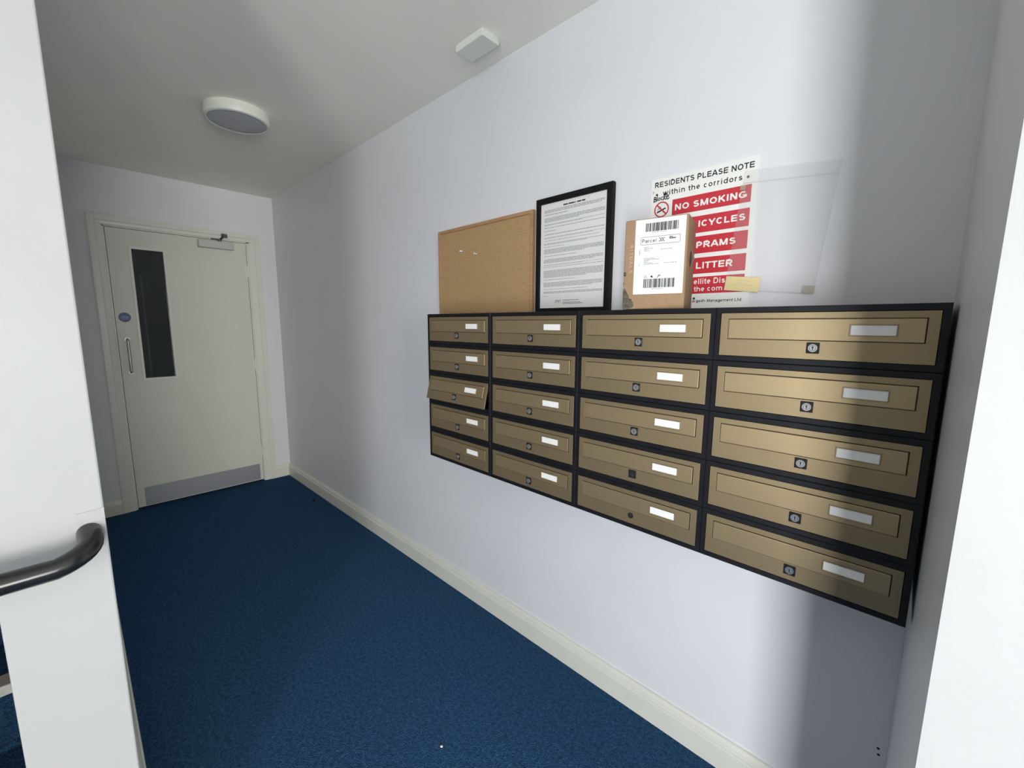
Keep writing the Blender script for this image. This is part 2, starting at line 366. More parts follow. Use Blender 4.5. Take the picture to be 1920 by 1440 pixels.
# ------------------------------------------------------------------ structure
H = 2.388; LY = -1.2615; LX = 2.9; LY2 = -1.408; RX = 4.052
b = BM(); bx(b, -2.6, 10.15, -3.8, 0.15, -0.12, 0.0); struct('floor', b, M['carpet'])
b = BM(); bx(b, -2.6, 10.15, -3.8, 0.15, H, H + 0.12); struct('ceiling', b, M['ceiling'])
b = BM(); bx(b, -0.12, RX + 0.05, 0.0, 0.15, 0.0, H); wrt = struct('wall_right', b, M['wall'])
for k, z in enumerate((0.332, 0.316)):
    b = BM(); disc(b, 4.036 + .002 * k, z, .0032, -0.0003, 9); obj('scuff_mark', b, M['ink'], wrt)
# end wall with the door opening
DY0, DY1, DT = -1.0479, -0.2160, 2.0
b = BM()
bx(b, -0.12, 0.0, -0.196, 0.0, 0, H); bx(b, -0.12, 0.0, -2.5, -1.068, 0, H); bx(b, -0.12, 0.0, -1.068, -0.196, 2.02, H)
struct('wall_end', b, M['wall'])
# partition between corridor and stairs, its white end dimmed in colour against the strong light
b = BM(); bx(b, 0.0, LX, LY2, LY, 0, H, 0.003, 2)
wl = struct('wall_left', b, M['wall'])
wl.data.materials.append(M['dimmed_white_wall'])
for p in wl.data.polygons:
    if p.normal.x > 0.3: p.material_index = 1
b = BM()
prism(b, [(-1.303, 0.925), (-1.300, 1.003), (-1.262, 1.006), (-1.2625, 0.93)], 0, LX - 0.001, LX + 0.0015)
obj('plaster_patch', b, M['plaster'], wl)
# return block at the right: lavender reveal towards the boxes, dimmed white face towards the entrance (slightly out of plumb)
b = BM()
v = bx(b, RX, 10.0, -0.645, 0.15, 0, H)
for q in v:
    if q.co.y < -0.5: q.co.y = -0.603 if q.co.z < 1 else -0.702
wr = struct('wall_return', b, M['dimmed_white_wall'])
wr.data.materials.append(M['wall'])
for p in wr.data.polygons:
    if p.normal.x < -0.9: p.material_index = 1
b = BM()
bx(b, 10.0, 10.12, -3.8, -3.42, 0, H); bx(b, 10.0, 10.12, -1.38, -0.5, 0, H); bx(b, 10.0, 10.12, -3.42, -1.38, 0, 0.13); bx(b, 10.0, 10.12, -3.42, -1.38, 2.17, H)
struct('wall_east', b, M['lobby'])  # unseen wall, its opening placed to carry the corridor fill
b = BM()
bx(b, 2.75, 4.63, -3.12, -3.0, 0, H); bx(b, 5.27, 5.6, -3.12, -3.0, 0, H); bx(b, 4.63, 5.27, -3.12, -3.0, 2.12, H)
bx(b, 5.48, 5.6, -3.7, -3.12, 0, H); bx(b, 5.48, 10.0, -3.8, -3.7, 0, H)
struct('wall_entrance', b, M['lobby'])
b = BM(); frame_ring(b, 4.63, 5.27, 0.0, 2.12, 0.04, -3.0 - 0.03, -3.1)
struct('trim_3', b, M['trim'])
b = BM(); bx(b, -0.12, 2.87, -2.62, -2.5, 0, H); bx(b, 2.75, 2.87, -3.0, -2.5, 0, H); struct('wall_stairs', b, M['lobby'])

# baseboards: torus profile (y, z) with the wall face at 0 and room towards -y
PROF = [(0, 0), (-0.019, 0), (-0.019, 0.074), (-0.0175, 0.079), (-0.0135, 0.081), (-0.0135, 0.086), (-0.012, 0.094), (-0.007, 0.1035), (0, 0.1055)]
b = BM(); prism(b, PROF, 0, 0.0, RX - 0.001); struct('baseboard_right', b, M['trim'])
b = BM(); prism(b, [(LY - y, z) for y, z in PROF], 0, 0.02, LX - 0.004); struct('baseboard_left', b, M['trim'])
b = BM()
prism(b, [(-y, z) for y, z in PROF], 1, -0.1195, -0.0135); prism(b, [(-y, z) for y, z in PROF], 1, -1.2455, -1.1285)
struct('baseboard_end', b, M['trim'])

# ------------------------------------------------------------------ door
def door():
    d = bpy.data.objects.new('door_1', None); COL.objects.link(d); d['kind'] = 'structure'; d.empty_display_size = 0.05
    # leaf with a cut-out for the vision panel; XZ ring helper used in the YZ plane by rotation
    P0, P1, Q0, Q1 = -0.9255, -0.7460, 0.9585, 1.8705
    b = BM()
    for (y0, y1, z0, z1) in ((DY0 + .003, P0, .012, DT - .003), (P1, DY1 - .003, .012, DT - .003), (P0, P1, .012, Q0), (P0, P1, Q1, DT - .003)):
        bx(b, -0.044, 0.0, y0, y1, z0, z1)
    obj('leaf', b, M['door'], d)
    # lining and stop round the leaf
    b = BM()
    for (y0, y1, z0, z1) in ((-1.068, DY0, 0, 2.02), (DY1, -0.196, 0, 2.02), (-1.068, -0.196, DT, 2.02)):
        bx(b, -0.12, 0.0015, y0, y1, z0, z1)
    bx(b, -0.06, -0.046, DY0, DY0 + .013, 0, DT); bx(b, -0.06, -0.046, DY1 - .013, DY1, 0, DT); bx(b, -0.06, -0.046, DY0, DY1, DT - .013, DT)
    obj('lining', b, M['trim'], d)
    b = BM()
    e = 0.012
    for (y0, y1, z0, z1) in ((P0 - e, P0 + .004, Q0 - e, Q1 + e), (P1 - .004, P1 + e, Q0 - e, Q1 + e), (P0, P1, Q0 - e, Q0 + .004), (P0, P1, Q1 - .004, Q1 + e)):
        bx(b, -0.03, 0.006, y0, y1, z0, z1, 0.0015)
    obj('glazing_bead', b, M['trim'], d)
    b = BM(); bx(b, -0.026, -0.020, P0 - .004, P1 + .004, Q0 - .004, Q1 + .004); obj('vision_pane', b, M['door_glass'], d)
    b = BM(); bx(b, 0.0, 0.0018, -1.0015, -0.2425, 0.0175, 0.1555, 0.0005); obj('kick_plate', b, M['kick'], d)
    # pull handle
    pts = [(0.0, -0.997, 1.242)] + arc3((0.028, -0.997, 1.230), 0.012, math.pi / 2, 0, 5, (1, 0, 0), (0, 0, 1)) + arc3((0.028, -0.997, 1.023), 0.012, 0, -math.pi / 2, 5, (1, 0, 0), (0, 0, 1)) + [(0.0, -0.997, 1.011)]
    b = BM(); tube(b, pts, 0.0085, 12); hd = obj('pull_handle', b, M['steel'], d, smooth=True)
    b = BM(); cyl(b, (0.0, -0.997, 1.242), (1, 0, 0), 0.014, 0.003, 20); cyl(b, (0, -0.997, 1.011), (1, 0, 0), 0.014, 0.003, 20); obj('rose', b, M['steel'], hd)
    # blue disc sticker
    b = BM(); cyl(b, (0.0002, -0.996, 1.395), (1, 0, 0), 0.033, 0.0008, 36); st = obj('disc_sticker', b, M['blue'], d)
    b = BM()
    for k, (wd, z) in enumerate(((.030, 1.405), (.042, 1.398), (.044, 1.391), (.034, 1.384))):
        bx(b, 0.0011, 0.0014, -0.996 - wd / 2, -0.996 + wd / 2, z - .002, z + .002)
    obj('print_band', b, M['blue_pale'], st)
    # overhead closer
    b = BM(); bx(b, 0.0, 0.048, -0.540, -0.312, 1.928, 1.984, 0.005, 2); cl = obj('door_closer', b, M['closer'], d)
    b = BM(); cyl(b, (0.026, -0.400, 1.984), (0, 0, 1), 0.012, 0.014, 16); bx(b, 0.018, 0.034, -0.455, -0.385, 1.995, 2.003, .002)
    obj('spindle', b, M['dark_steel'], cl)
    b = BM()
    tube(b, [(0.026, -0.395, 2.001), (0.050, -0.378, 2.022), (0.052, -0.368, 2.036), (0.020, -0.355, 2.040)], 0.007, 8)
    bx(b, 0.016, 0.024, -0.385, -0.345, 2.018, 2.048, .002); obj('closer_arm', b, M['dark_steel'], cl)
    for z in (1.775, 1.015, 0.262):
        b = BM(); cyl(b, (0.004, -0.2145, z - .045), (0, 0, 1), 0.0055, 0.09, 12); bx(b, 0.0, 0.002, -0.232, -0.2145, z - .045, z + .045)
        hg = obj('hinge', b, M['trim'], d)
    return d
door()
# architrave round the door (profile in x proud of the wall)
A0, A1, AT = -1.1278, -0.1198, 2.071
b = BM()
for (y0, y1, s) in ((A0, DY0 - .006, 1), (DY1 + .006, A1, -1)):
    o_, i_ = (y0, y1) if s > 0 else (y1, y0)
    prism(b, [(0.0, o_), (0.017, o_), (0.018, o_ + s * .006), (0.018, o_ + s * .034), (0.013, o_ + s * .041), (0.011, i_ - s * .006), (0.007, i_), (0.0, i_)], 2, 0.0, AT - (0.0))
bm_top = [(0.0, AT), (0.0174, AT), (0.0184, AT - .006), (0.0184, AT - .034), (0.0134, AT - .041), (0.0114, DT + .012), (0.0074, DT + .006), (0.0, DT + .006)]
A = [b.verts.new((p[0], A0 - .0004, p[1])) for p in bm_top]; B_ = [b.verts.new((p[0], A1 + .0004, p[1])) for p in bm_top]
for k, p in enumerate(bm_top):     # mitre the head
    t = (AT - p[1]); A[k].co.y = A0 - .0004 + t; B_[k].co.y = A1 + .0004 - t
fs = [b.faces.new(A), b.faces.new(B_[::-1])] + [b.faces.new((A[k], B_[k], B_[(k + 1) % 8], A[(k + 1) % 8])) for k in range(8)]
bmesh.ops.recalc_face_normals(b, faces=fs)
# cut the stiles at 45 degrees
for q in b.verts:
    if abs(q.co.z - AT) < 1e-5 and q not in A and q not in B_:
        y = q.co.y
        q.co.z = AT - (y - A0 if y < -0.6 else A1 - y)
struct('trim_1', b, M['trim'])
# dark room seen through the vision panel
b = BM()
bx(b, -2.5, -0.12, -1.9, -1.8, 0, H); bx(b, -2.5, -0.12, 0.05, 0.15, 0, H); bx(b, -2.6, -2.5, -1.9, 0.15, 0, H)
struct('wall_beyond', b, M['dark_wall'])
b = BM(); bx(b, -1.04, -1.0, -1.30, -0.797, 0.0, 1.77); struct('inner_door_panel', b, M['dark_panel'])  # stands for the panel of an open door in the room beyond
b = BM(); bx(b, -1.04, -0.995, -0.797, -0.783, 0.0, 1.775, .002); struct('lit_edge_strip', b, M['kick'])  # lit edge of that door panel, painted as a pale strip

# ------------------------------------------------------------------ stairs beyond the partition
st = thing('carpeted_stair', 'blue carpeted stair with metal nosings behind the white partition', 'stairs', (2.3, -1.95, 0))
n = 0
for i in range(8):
    x = 0.25 - i * 0.25; z = 0.188 * (i + 1)
    b = BM(); bx(b, max(-2.296, x - 0.25), x, -0.549, 0.541, 0.0 if i == 0 else z - 0.37, z - 0.004)
    obj('step', b, M['shaded_stair_carpet'], st)
    b = BM(); bx(b, x - 0.058, x - 0.002, -0.548, 0.540, z - 0.004, z + 0.0005); ns = obj('nosing', b, M['nosing'], st)
    b = BM(); bx(b, x - 0.002, x + 0.004, -0.548, 0.540, z - 0.027, z + 0.0015, .001); obj('metal_lip', b, M['nosing_al'], ns)
b = BM(); bx(b, -2.296, -1.75, -0.549, 0.541, 1.3, 1.504); obj('half_landing', b, M['shaded_stair_carpet'], st)

# ------------------------------------------------------------------ handrail on the pale wall end
rail_z = 0.940
rx = LX + 0.078
pts = [(LX + 0.001, -1.286, rail_z + 0.024)] + [(LX + 0.02, -1.285, rail_z + 0.021)]
pts += arc3((rx - 0.045, -1.285 - 0.045, 0), 0.045, math.pi / 2, 0, 8, (1, 0, 0), (0, 1, 0))
pts2 = []
for k, p in enumerate(pts):
    q = Vector(p)
    if k >= 2: q.z = rail_z + 0.018 * (1 - (k - 2) / 8)
    pts2.append(q)
pts2 += [Vector((rx, y, rail_z)) for y in (-1.36, -1.42, -1.6, -1.9, -2.2, -2.40)]
pts2 += [Vector((rx - 0.03, -2.44, rail_z)), Vector((2.86, -2.455, rail_z))]
t = thing('handrail', 'black plastic coated handrail bending into the white wall end', 'handrail', (LX, -1.9, 0))
b = BM(); tube(b, [p - Vector((LX, -1.9, 0)) for p in pts2], 0.0178, 20)
obj('rail', b, M['black_gloss'], t, smooth=True)

# ------------------------------------------------------------------ ceiling fittings
t = thing('ceiling_light', 'round white ceiling light with a grey opal diffuser', 'light', (1.475, -0.600, H))
b = BM()
prof = [(0.138, 0.0), (0.140, -0.004), (0.140, -0.036), (0.137, -0.045), (0.129, -0.049), (0.124, -0.047)]
rings = [[b.verts.new((r * math.cos(k * 2 * math.pi / 64), r * math.sin(k * 2 * math.pi / 64), z)) for k in range(64)] for r, z in prof]
for A, B_ in zip(rings, rings[1:]):
    for k in range(64): b.faces.new((A[k], A[(k + 1) % 64], B_[(k + 1) % 64], B_[k]))
bmesh.ops.recalc_face_normals(b, faces=b.faces[:])
obj('housing', b, M['lamp_white'], t, smooth=True)
b = BM(); 
prof = [(0.1245, -0.046), (0.10, -0.050), (0.06, -0.0525), (0.001, -0.0535)]
rings = [[b.verts.new((r * math.cos(k * 2 * math.pi / 48), r * math.sin(k * 2 * math.pi / 48), z)) for k in range(48)] for r, z in prof]
for A, B_ in zip(rings, rings[1:]):
    for k in range(48): b.faces.new((A[k], B_[k], B_[(k + 1) % 48], A[(k + 1) % 48]))
obj('diffuser', b, M['diffuser'], t, smooth=True)

t = thing('junction_box', 'small white rectangular cover box on the ceiling near the wall', 'ceiling box', (2.728, -0.137, H))
b = BM(); bx(b, -0.072, 0.072, -0.039, 0.039, -0.006, 0.0, .001); obj('base', b, M['lamp_white'], t)
b = BM(); bx(b, -0.0735, 0.0735, -0.041, 0.041, -0.026, -0.006, .002, 2); obj('lid', b, M['lamp_white'], t)

# ------------------------------------------------------------------ letterboxes
BX, BW, BZ, BP, BD = 2.4700, 0.3935, 1.4019, 0.1254, 0.2015
DW, DH = 0.3692, 0.0988
rows = ['top row', 'second row', 'middle row', 'fourth row', 'bottom row']
cols = ['in the leftmost column', 'in the second column from the left', 'in the third column from the left', 'in the rightmost column']

def casing_bm():
    b = BM(); e = 0.0002
    x0, x1, z0, z1 = e, BW - e, e, BP - e
    ix0, ix1, iz0, iz1 = 0.0112, BW - 0.0112, 0.0122, BP - 0.0122
    yf, yb = -BD, -0.002
    c = 0.0012   # chamfer that leaves a seam between neighbours
    def ring(y, a0, a1, b0, b1): return [b.verts.new(p) for p in ((a0, y, b0), (a1, y, b0), (a1, y, b1), (a0, y, b1))]
    Rr = [ring(yb, x0, x1, z0, z1), ring(yf + c, x0, x1, z0, z1), ring(yf, x0 + c, x1 - c, z0 + c, z1 - c),
          ring(yf, ix0, ix1, iz0, iz1), ring(yb - 0.01, ix0, ix1, iz0, iz1)]
    fs = []
    for A, B_ in zip(Rr, Rr[1:]):
        for k in range(4): fs.append(b.faces.new((A[k], A[(k + 1) % 4], B_[(k + 1) % 4], B_[k])))
    fs += [b.faces.new(Rr[0]), b.faces.new(Rr[-1][::-1])]
    bmesh.ops.recalc_face_normals(b, faces=fs)
    return b

def letterbox(c, r, label):
    root = thing('letterbox', label, 'letterbox', (BX + c * BW, 0, BZ - (r + 1) * BP), group='letterboxes in the wall bank')
    obj('casing', casing_bm(), M['black'], root)
    # door: origin at its top hinge line, local x to the right, z down from 0
    dy = -BD + 0.0008
    b = BM()
    frame_ring(b, 0, DW, -DH, 0, 0, 0.0, 0.0016, wl=(0.0165, 0.0165, 0.0390, 0.0130), bev=0.0005)
    bx(b, 0.001, DW - .001, 0.0016, 0.006, -DH + .001, -DH + 0.003); bx(b, 0.001, DW - .001, 0.0016, 0.006, -0.003, -0.001)
    bx(b, 0.001, 0.003, 0.0016, 0.006, -DH + .001, -.001); bx(b, DW - .003, DW - .001, 0.0016, 0.006, -DH + .001, -.001)
    d = obj('door', b, M['brass'], root, loc=((BW - DW) / 2, dy, BP - 0.0135))
    fx0, fx1, fz0, fz1 = 0.0177, DW - 0.0177, -0.0590, -0.0142
    b = BM(); bx(b, fx0, fx1, -0.0020, 0.0012, fz0, fz1, 0.0012, 3); obj('flap', b, M['brass_lit_flap'], d)
    b = BM(); bx(b, fx0 - .004, fx1 + .004, 0.0030, 0.0036, fz0 - .004, fz1 + .004); obj('flap_backing', b, M['black'], d)
    px0, px1, pz0, pz1 = 0.2435, 0.3125, -0.0470, -0.0265
    b = BM(); frame_ring(b, px0 - .0016, px1 + .0016, pz0 - .0016, pz1 + .0016, 0.0021, -0.0038, -0.0014, bev=.0004); obj('card_holder', b, M['brass'], d)
    b = BM(); rect(b, px0, px1, pz0, pz1, -0.0023); obj('name_card', b, M['card'], d)
    b = BM(); bx(b, 0.1735, 0.1965, -0.0022, 0.0, -0.0862, -0.0630, 0.0012, 2); obj('lock_plate', b, M['black_gloss'], d)
    b = BM()
    cyl(b, (0.185, -0.0018, -0.0746), (0, -1, 0), 0.0088, 0.0020, 28, 0.0082)
    cy_ = obj('lock_cylinder', b, M['chrome'], d, smooth=True)
    b = BM()
    rect(b, 0.1843, 0.1857, -0.0790, -0.0702, -0.00395); ringshape(b, 0.185, -0.0746, 0.0054, 0.0060, -0.00395, 24)
    disc(b, 0.185, -0.0735, 0.0017, -0.00397, 12)
    obj('keyway', b, M['ink'], d)
    return root

def lab(c, r):
    if (c, r) == (0, 2): return 'bronze letterbox with its door tilted open, in the leftmost column'
    if (c, r) == (2, 3): return 'bronze letterbox with black lock plate but no lock barrel, one above the bottom row'
    if (c, r) == (2, 4): return 'bronze letterbox with a bare round black hole instead of a lock, bottom row'
    s = 'bronze letterbox in the %s, %s' % (rows[r], cols[c])
    if c == 3: s += ' beside the white return wall'
    if c == 0: s += ' nearest the door'
    return s

proto = letterbox(0, 0, lab(0, 0))
boxes = {(0, 0): proto}
for c in range(4):
    for r in range(5):
        if (c, r) == (0, 0): continue
        o = copy_part(proto, None); o.location = (BX + c * BW, 0, BZ - (r + 1) * BP); o['label'] = lab(c, r)
        boxes[(c, r)] = o

def part(o, name):
    for ch in o.children:
        if ch.name.split('.')[0] == name: return ch
        q = part(ch, name)
        if q: return q
part(boxes[(0, 2)], 'door').rotation_euler = (math.radians(-13.5), 0, 0)
for k, (c, r) in enumerate(((2, 3), (2, 4))):
    for nm in ('lock_cylinder', 'keyway') + (('lock_plate',) if k else ()):
        q = part(boxes[(c, r)], nm)
        bpy.data.objects.remove(q)
    d = part(boxes[(c, r)], 'door')
    b = BM()
    if k == 0:
        cyl(b, (0.185, -0.0021, -0.0746), (0, -1, 0), 0.0080, 0.0002, 24); obj('lock_hole', b, M['ink'], d)
        b = BM(); bx(b, 0.183, 0.189, -0.0026, -0.0023, -0.0790, -0.0735, 0.0001); obj('broken_cam', b, M['dark_steel'], d)
    else:
        cyl(b, (0.185, 0.0001, -0.0746), (0, -1, 0), 0.0088, 0.0003, 28); obj('lock_hole', b, M['ink'], d)

# ------------------------------------------------------------------ things standing on the bank or fixed to the wall
# cork board
t = thing('cork_board', 'cork notice board in an oak frame standing on the left letterboxes', 'notice board', (2.312, 0, 1.4025))
W, Hh, fw = 0.595, 0.389, 0.0135
b = BM(); frame_ring(b, 0, W, 0, Hh, fw, -0.020, -0.003, bev=0.0015); obj('frame', b, M['pine'], t)
b = BM(); bx(b, fw - .002, W - fw + .002, -0.0145, -0.006, fw - .002, Hh - fw + .002); obj('cork_panel', b, M['cork'], t)
for k, (x, z, tilt) in enumerate(((2.495, 1.684, 1), (2.588, 1.662, 0))):
    t = thing('push_pin', ['white push pin lying sideways, the left of two on the cork board', 'white push pin seen end on, the right of two on the cork board'][k], 'push pin', (x, -0.0145, z), group='push pins on the cork board')
    d = Vector((-0.75, -0.66, 0.1)) if tilt else Vector((-.05, -1, 0.05))
    d.normalize()
    b = BM(); cyl(b, (0, 0, 0), d, 0.0008, 0.008, 8); obj('needle', b, M['chrome'], t)
    b = BM(); cyl(b, d * 0.006, d, 0.0030, 0.004, 16, 0.0022); cyl(b, d * 0.010, d, 0.0022, 0.006, 16, 0.0022); cyl(b, d * 0.016, d, 0.0026, 0.0035, 16, 0.0042)
    obj('head', b, M['card'], t, smooth=True)

# framed notice
FX, FZ, FW, FH = 2.9245, 1.4030, 0.3235, 0.4165
t = thing('framed_notice', 'printed notice in a black frame standing on the letterboxes', 'picture frame', (FX, 0, FZ))
b = BM(); frame_ring(b, 0, FW, 0, FH, 0.0195, -0.021, -0.002, wl=(0.0185, 0.0215, 0.0185, 0.0205), bev=0.0015); obj('frame', b, M['black_frame'], t)
pw0, pw1, pz0, pz1 = 0.0165, FW - 0.0200, 0.0165, FH - 0.0185
b = BM(); bx(b, pw0, pw1, -0.0125, -0.010, pz0, pz1); pp = obj('notice_paper', b, M['paper'], t)
PW, PH = pw1 - pw0 - .006, pz1 - pz0 - .004
def U(u): return pw0 + 0.003 + u * PW
def V(v_): return pz1 - 0.002 - v_ * PH
bands = [(.058, .088, .97, 3), (.100, .112, .43, 1), (.132, .175, .97, 4), (.192, .206, .97, 2), (.222, .232, .97, 1), (.252, .262, .25, 1), (.285, .297, .97, 1),
         (.316, .328, .97, 2), (.345, .352, .9, 1), (.372, .388, .97, 2), (.403, .410, .38, 1), (.428, .474, .97, 5), (.492, .500, .58, 1), (.524, .562, .97, 4),
         (.578, .588, .97, 2), (.598, .606, .97, 1), (.632, .704, .97, 7), (.720, .728, .56, 1), (.748, .794, .97, 5), (.812, .820, .76, 1), (.836, .858, .97, 2), (.880, .887, .14, 1)]
b = BM(); rnd = random.Random(3)
for (v0, v1, ue, nl) in bands:
    p = (v1 - v0) / nl
    for k in range(nl):
        za, zb = V(v0 + k * p + p * 0.12), V(v0 + k * p + p * 0.72)
        u = 0.055; end = ue if k < nl - 1 or nl == 1 else min(ue, 0.6 + 0.37 * rnd.random())
        while u < end:                                   # word-length dashes
            wl_ = 0.02 + 0.05 * rnd.random(); rect(b, U(u), U(min(end, u + wl_)), zb, za, -0.0127); u += wl_ + 0.006
tx = obj('print_lines', b, M['grey_ink'], pp)
b = BM()
for (u0, u1) in ((.36, .43), (.44, .53), (.54, .555), (.57, .63), (.64, .69)): rect(b, U(u0), U(u1), V(.046), V(.034), -0.0127)
for (u0, u1, v_) in ((.38, .63, .925), (.38, .66, .946), (.38, .69, .957)): rect(b, U(u0), U(u1), V(v_ + .004), V(v_), -0.0127)
# three linked arches of the small emblem at the foot
for cxx in (.268, .298, .328):
    stroke(b, [(U(cxx - .014), V(.948)), (U(cxx - .012), V(.930)), (U(cxx), V(.925)), (U(cxx + .012), V(.930)), (U(cxx + .014), V(.948))], .0014, -0.0127)
obj('title_print', b, M['ink'], pp)
b = BM(); bx(b, 0.0185, FW - 0.0215, -0.0165, -0.0150, 0.018, FH - 0.020); obj('glazing', b, M['glazing'], t)

# residents sign
SX, SZ = 3.3715, 1.4032
t = thing('residents_sign', 'white and red residents notice sign screwed to the wall', 'sign', (SX, 0, SZ))
b = BM(); bx(b, 0, 0.2935, -0.004, -0.0005, 0, 1.7975 - SZ, 0.0008); sb = obj('sign_panel', b, M['sign_white'], t)
def sx(x): return x - SX
def sz(z): return z - SZ
YT = -0.0043
for (s_, x, z, wd, cap, bold, drop) in (('RESIDENTS PLEASE NOTE', 3.3835, 1.7710, 0.2710, 0.0150, .185, -.003), ('within the corridors', 3.4110, 1.7445, 0.2165, 0.0150, .16, -.0028),
                                        ('argadh Management Ltd.', 3.5165, 1.4265, 0.1345, 0.0082, .16, 0)):
    b = BM(); text(b, s_, sx(x), sz(z), wd, cap, YT, bold, drop, gap=.06 if s_[0] == 'w' else 0)
    obj('lettering', b, M['ink'], sb)
bandz = [(1.7275, 1.6830), (1.6685, 1.6220), (1.6120, 1.5645), (1.5525, 1.5075), (1.4985, 1.4510)]
txt = [[('NO SMOKING', 3.4490, 0.1925, 1.6955, .0172)], [('NO', 3.4490, 0.050, 1.6385, .0170), ('B', 3.5005, .0105, 1.6385, .0170), ('ICYCLES', 3.5205, 0.1215, 1.6385, .0170)],
       [('NO', 3.4490, 0.050, 1.5800, .0170), ('PRAMS', 3.5180, 0.1045, 1.5800, .0170)], [('NO', 3.4490, 0.050, 1.5215, .0180), ('LITTER', 3.5210, 0.0980, 1.5215, .0180)],
       [('Sat', 3.4790, .0290, 1.4780, .0155), ('ellite Dis', 3.5180, 0.0850, 1.4780, .0155), ('the com', 3.5200, 0.0770, 1.4575, .0140)]]
for (z1, z0), tt in zip(bandz, txt):
    b = BM(); bx(b, sx(3.4405), sx(3.6515), -0.0043, -0.0038, sz(z0), sz(z1)); rb = obj('red_band', b, M['red'], t)
    for (s_, x, wd, z, cap) in tt:
        b = BM(); text(b, s_, sx(x), sz(z), wd, cap, -0.0046, .21 if s_.isupper() else .155)
        obj('band_lettering', b, M['sign_white'], rb)
# prohibition roundel
cx_, cz_ = sx(3.4080), sz(1.7055)
b = BM(); ringshape(b, cx_, cz_, 0.0190, 0.0228, YT - .0003); stroke(b, [(cx_ - .0138, cz_ + .0138), (cx_ + .0138, cz_ - .0138)], .0042, YT - .0004); obj('prohibition_ring', b, M['red'], sb)
b = BM(); stroke(b, [(cx_ - .0125, cz_ - .0070), (cx_ + .0110, cz_ + .0018)], .0042, YT - .0002)
stroke(b, [(cx_ - .0130, cz_ - .002), (cx_ - .0115, cz_ + .003), (cx_ - .0070, cz_ + .004), (cx_ - .0060, cz_ + .009)], .0009, YT - .0002)
stroke(b, [(cx_ - .0090, cz_ - .001), (cx_ - .0075, cz_ + .002), (cx_ - .0030, cz_ + .005), (cx_ - .0030, cz_ + .010)], .0009, YT - .0002)
obj('cigarette_mark', b, M['ink'], sb)
# marker pen scrawl "Blocke"
b = BM(); YS = YT - .0002
def sc_(pts, x, z, s, wd=.0022): stroke(b, [(sx(x) + p[0] * s, sz(z) + p[1] * s) for p in pts], wd, YS)
s_ = .0125; zz = 1.7320
sc_([(0, 0), (.1, 1.1), (.5, 1.0), (.55, .7), (.15, .55), (.6, .45), (.6, .1), (0, 0)], 3.3825, zz - .001, s_, .0028)
sc_([(0, 0), (.05, 1.25)], 3.3930, zz + .0006, s_)
sc_([(0, .2), (.2, .65), (.5, .5), (.45, .1), (.1, 0), (0, .3)], 3.3960, zz + .001, s_)
sc_([(.5, .7), (.1, .6), (0, .2), (.3, 0), (.6, .1)], 3.4050, zz + .001, s_)
sc_([(0, 0), (.1, 1.3)], 3.4130, zz, s_); sc_([(.55, .8), (.1, .4), (.6, 0)], 3.4130, zz, s_)
sc_([(0, .4), (.5, .6), (.45, .9), (.1, .8), (0, .2), (.4, 0), (.7, .25)], 3.4215, zz + .0005, s_, .0026)
disc(b, sx(3.4165), sz(1.7475), .0036, YS, 12); sc_([(0, 0), (0, -.7)], 3.4165, 1.7480, s_, .0018)
obj('marker_writing', b, M['ink'], sb)
for (x, z) in ((3.641, 1.747), (3.391, 1.7505), (3.521, 1.4375)):
    b = BM(); cyl(b, (sx(x), -0.0038, sz(z)), (0, -1, 0), 0.0036, 0.0012, 16, .003); obj('screw', b, M['dark_steel'], t)
b = BM()
for k in range(3):
    a = k * math.pi / 3; stroke(b, [(sx(3.380) - .004 * math.cos(a), sz(1.7585) - .004 * math.sin(a)), (sx(3.380) + .004 * math.cos(a), sz(1.7585) + .004 * math.sin(a))], .0013, YT - .0002)
obj('star_mark', b, M['pale_ink'], sb)

# clear plastic wallet taped over the sign, hanging slightly askew
ang = -math.radians(5.6)
t = thing('plastic_wallet', 'clear plastic wallet taped askew over the edge of the sign', 'plastic wallet', (3.6035, -0.0065, 1.4575), (0, -ang, 0))
WW, WH = 0.2060, 0.3060
b = BM(); bx(b, 0, WW, -0.0012, 0.0, 0, WH); ws = obj('sleeve', b, M['wallet'], t)
b = BM(); bx(b, 0.002, WW - .002, -0.0018, -0.0012, WH - .031, WH - .0295); bx(b, 0.0, WW, -0.0018, -0.0012, 0.0, 0.0016)
obj('seam', b, M['seam'], ws)
for (x0, z0, w_, h_) in ((WW - .024, 0.0, .026, .020), (-0.004, WH - .047, .013, .012)):
    b = BM(); bx(b, x0, x0 + w_, -0.0022, -0.0013, z0, z0 + h_); obj('tape', b, M['tape'], t)
# yellow note
a2 = math.radians(6.5)
t = thing('sticky_note', 'yellow paper note stuck over the lower left corner of the plastic wallet', 'note', (3.6035, -0.0100, 1.4570), (0, a2, 0))
b = BM()
N = 8
for i in range(N):
    x0, x1 = .0855 * i / N, .0855 * (i + 1) / N
    y0, y1 = -.0012 * math.sin(i / N * math.pi), -.0012 * math.sin((i + 1) / N * math.pi)
    f = b.faces.new([b.verts.new(p) for p in ((x0, y0, 0), (x1, y1, 0), (x1, y1 * 1.2, .0375), (x0, y0 * 1.2, .0375))])
bmesh.ops.remove_doubles(b, verts=b.verts[:], dist=1e-6)
bmesh.ops.solidify(b, geom=b.faces[:], thickness=0.0004)
nn = obj('note_paper', b, M['yellow'], t)
b = BM()
for (x0, x1, z) in ((.030, .060, .0275), (.034, .046, .022), (.022, .040, .0165), (.046, .070, .0165)):
    n_ = 5
    stroke(b, [(x0 + (x1 - x0) * k / n_, z + .0007 * (-1) ** k) for k in range(n_ + 1)], .0006, -0.0020)
obj('pen_writing', b, M['pale_ink'], nn)

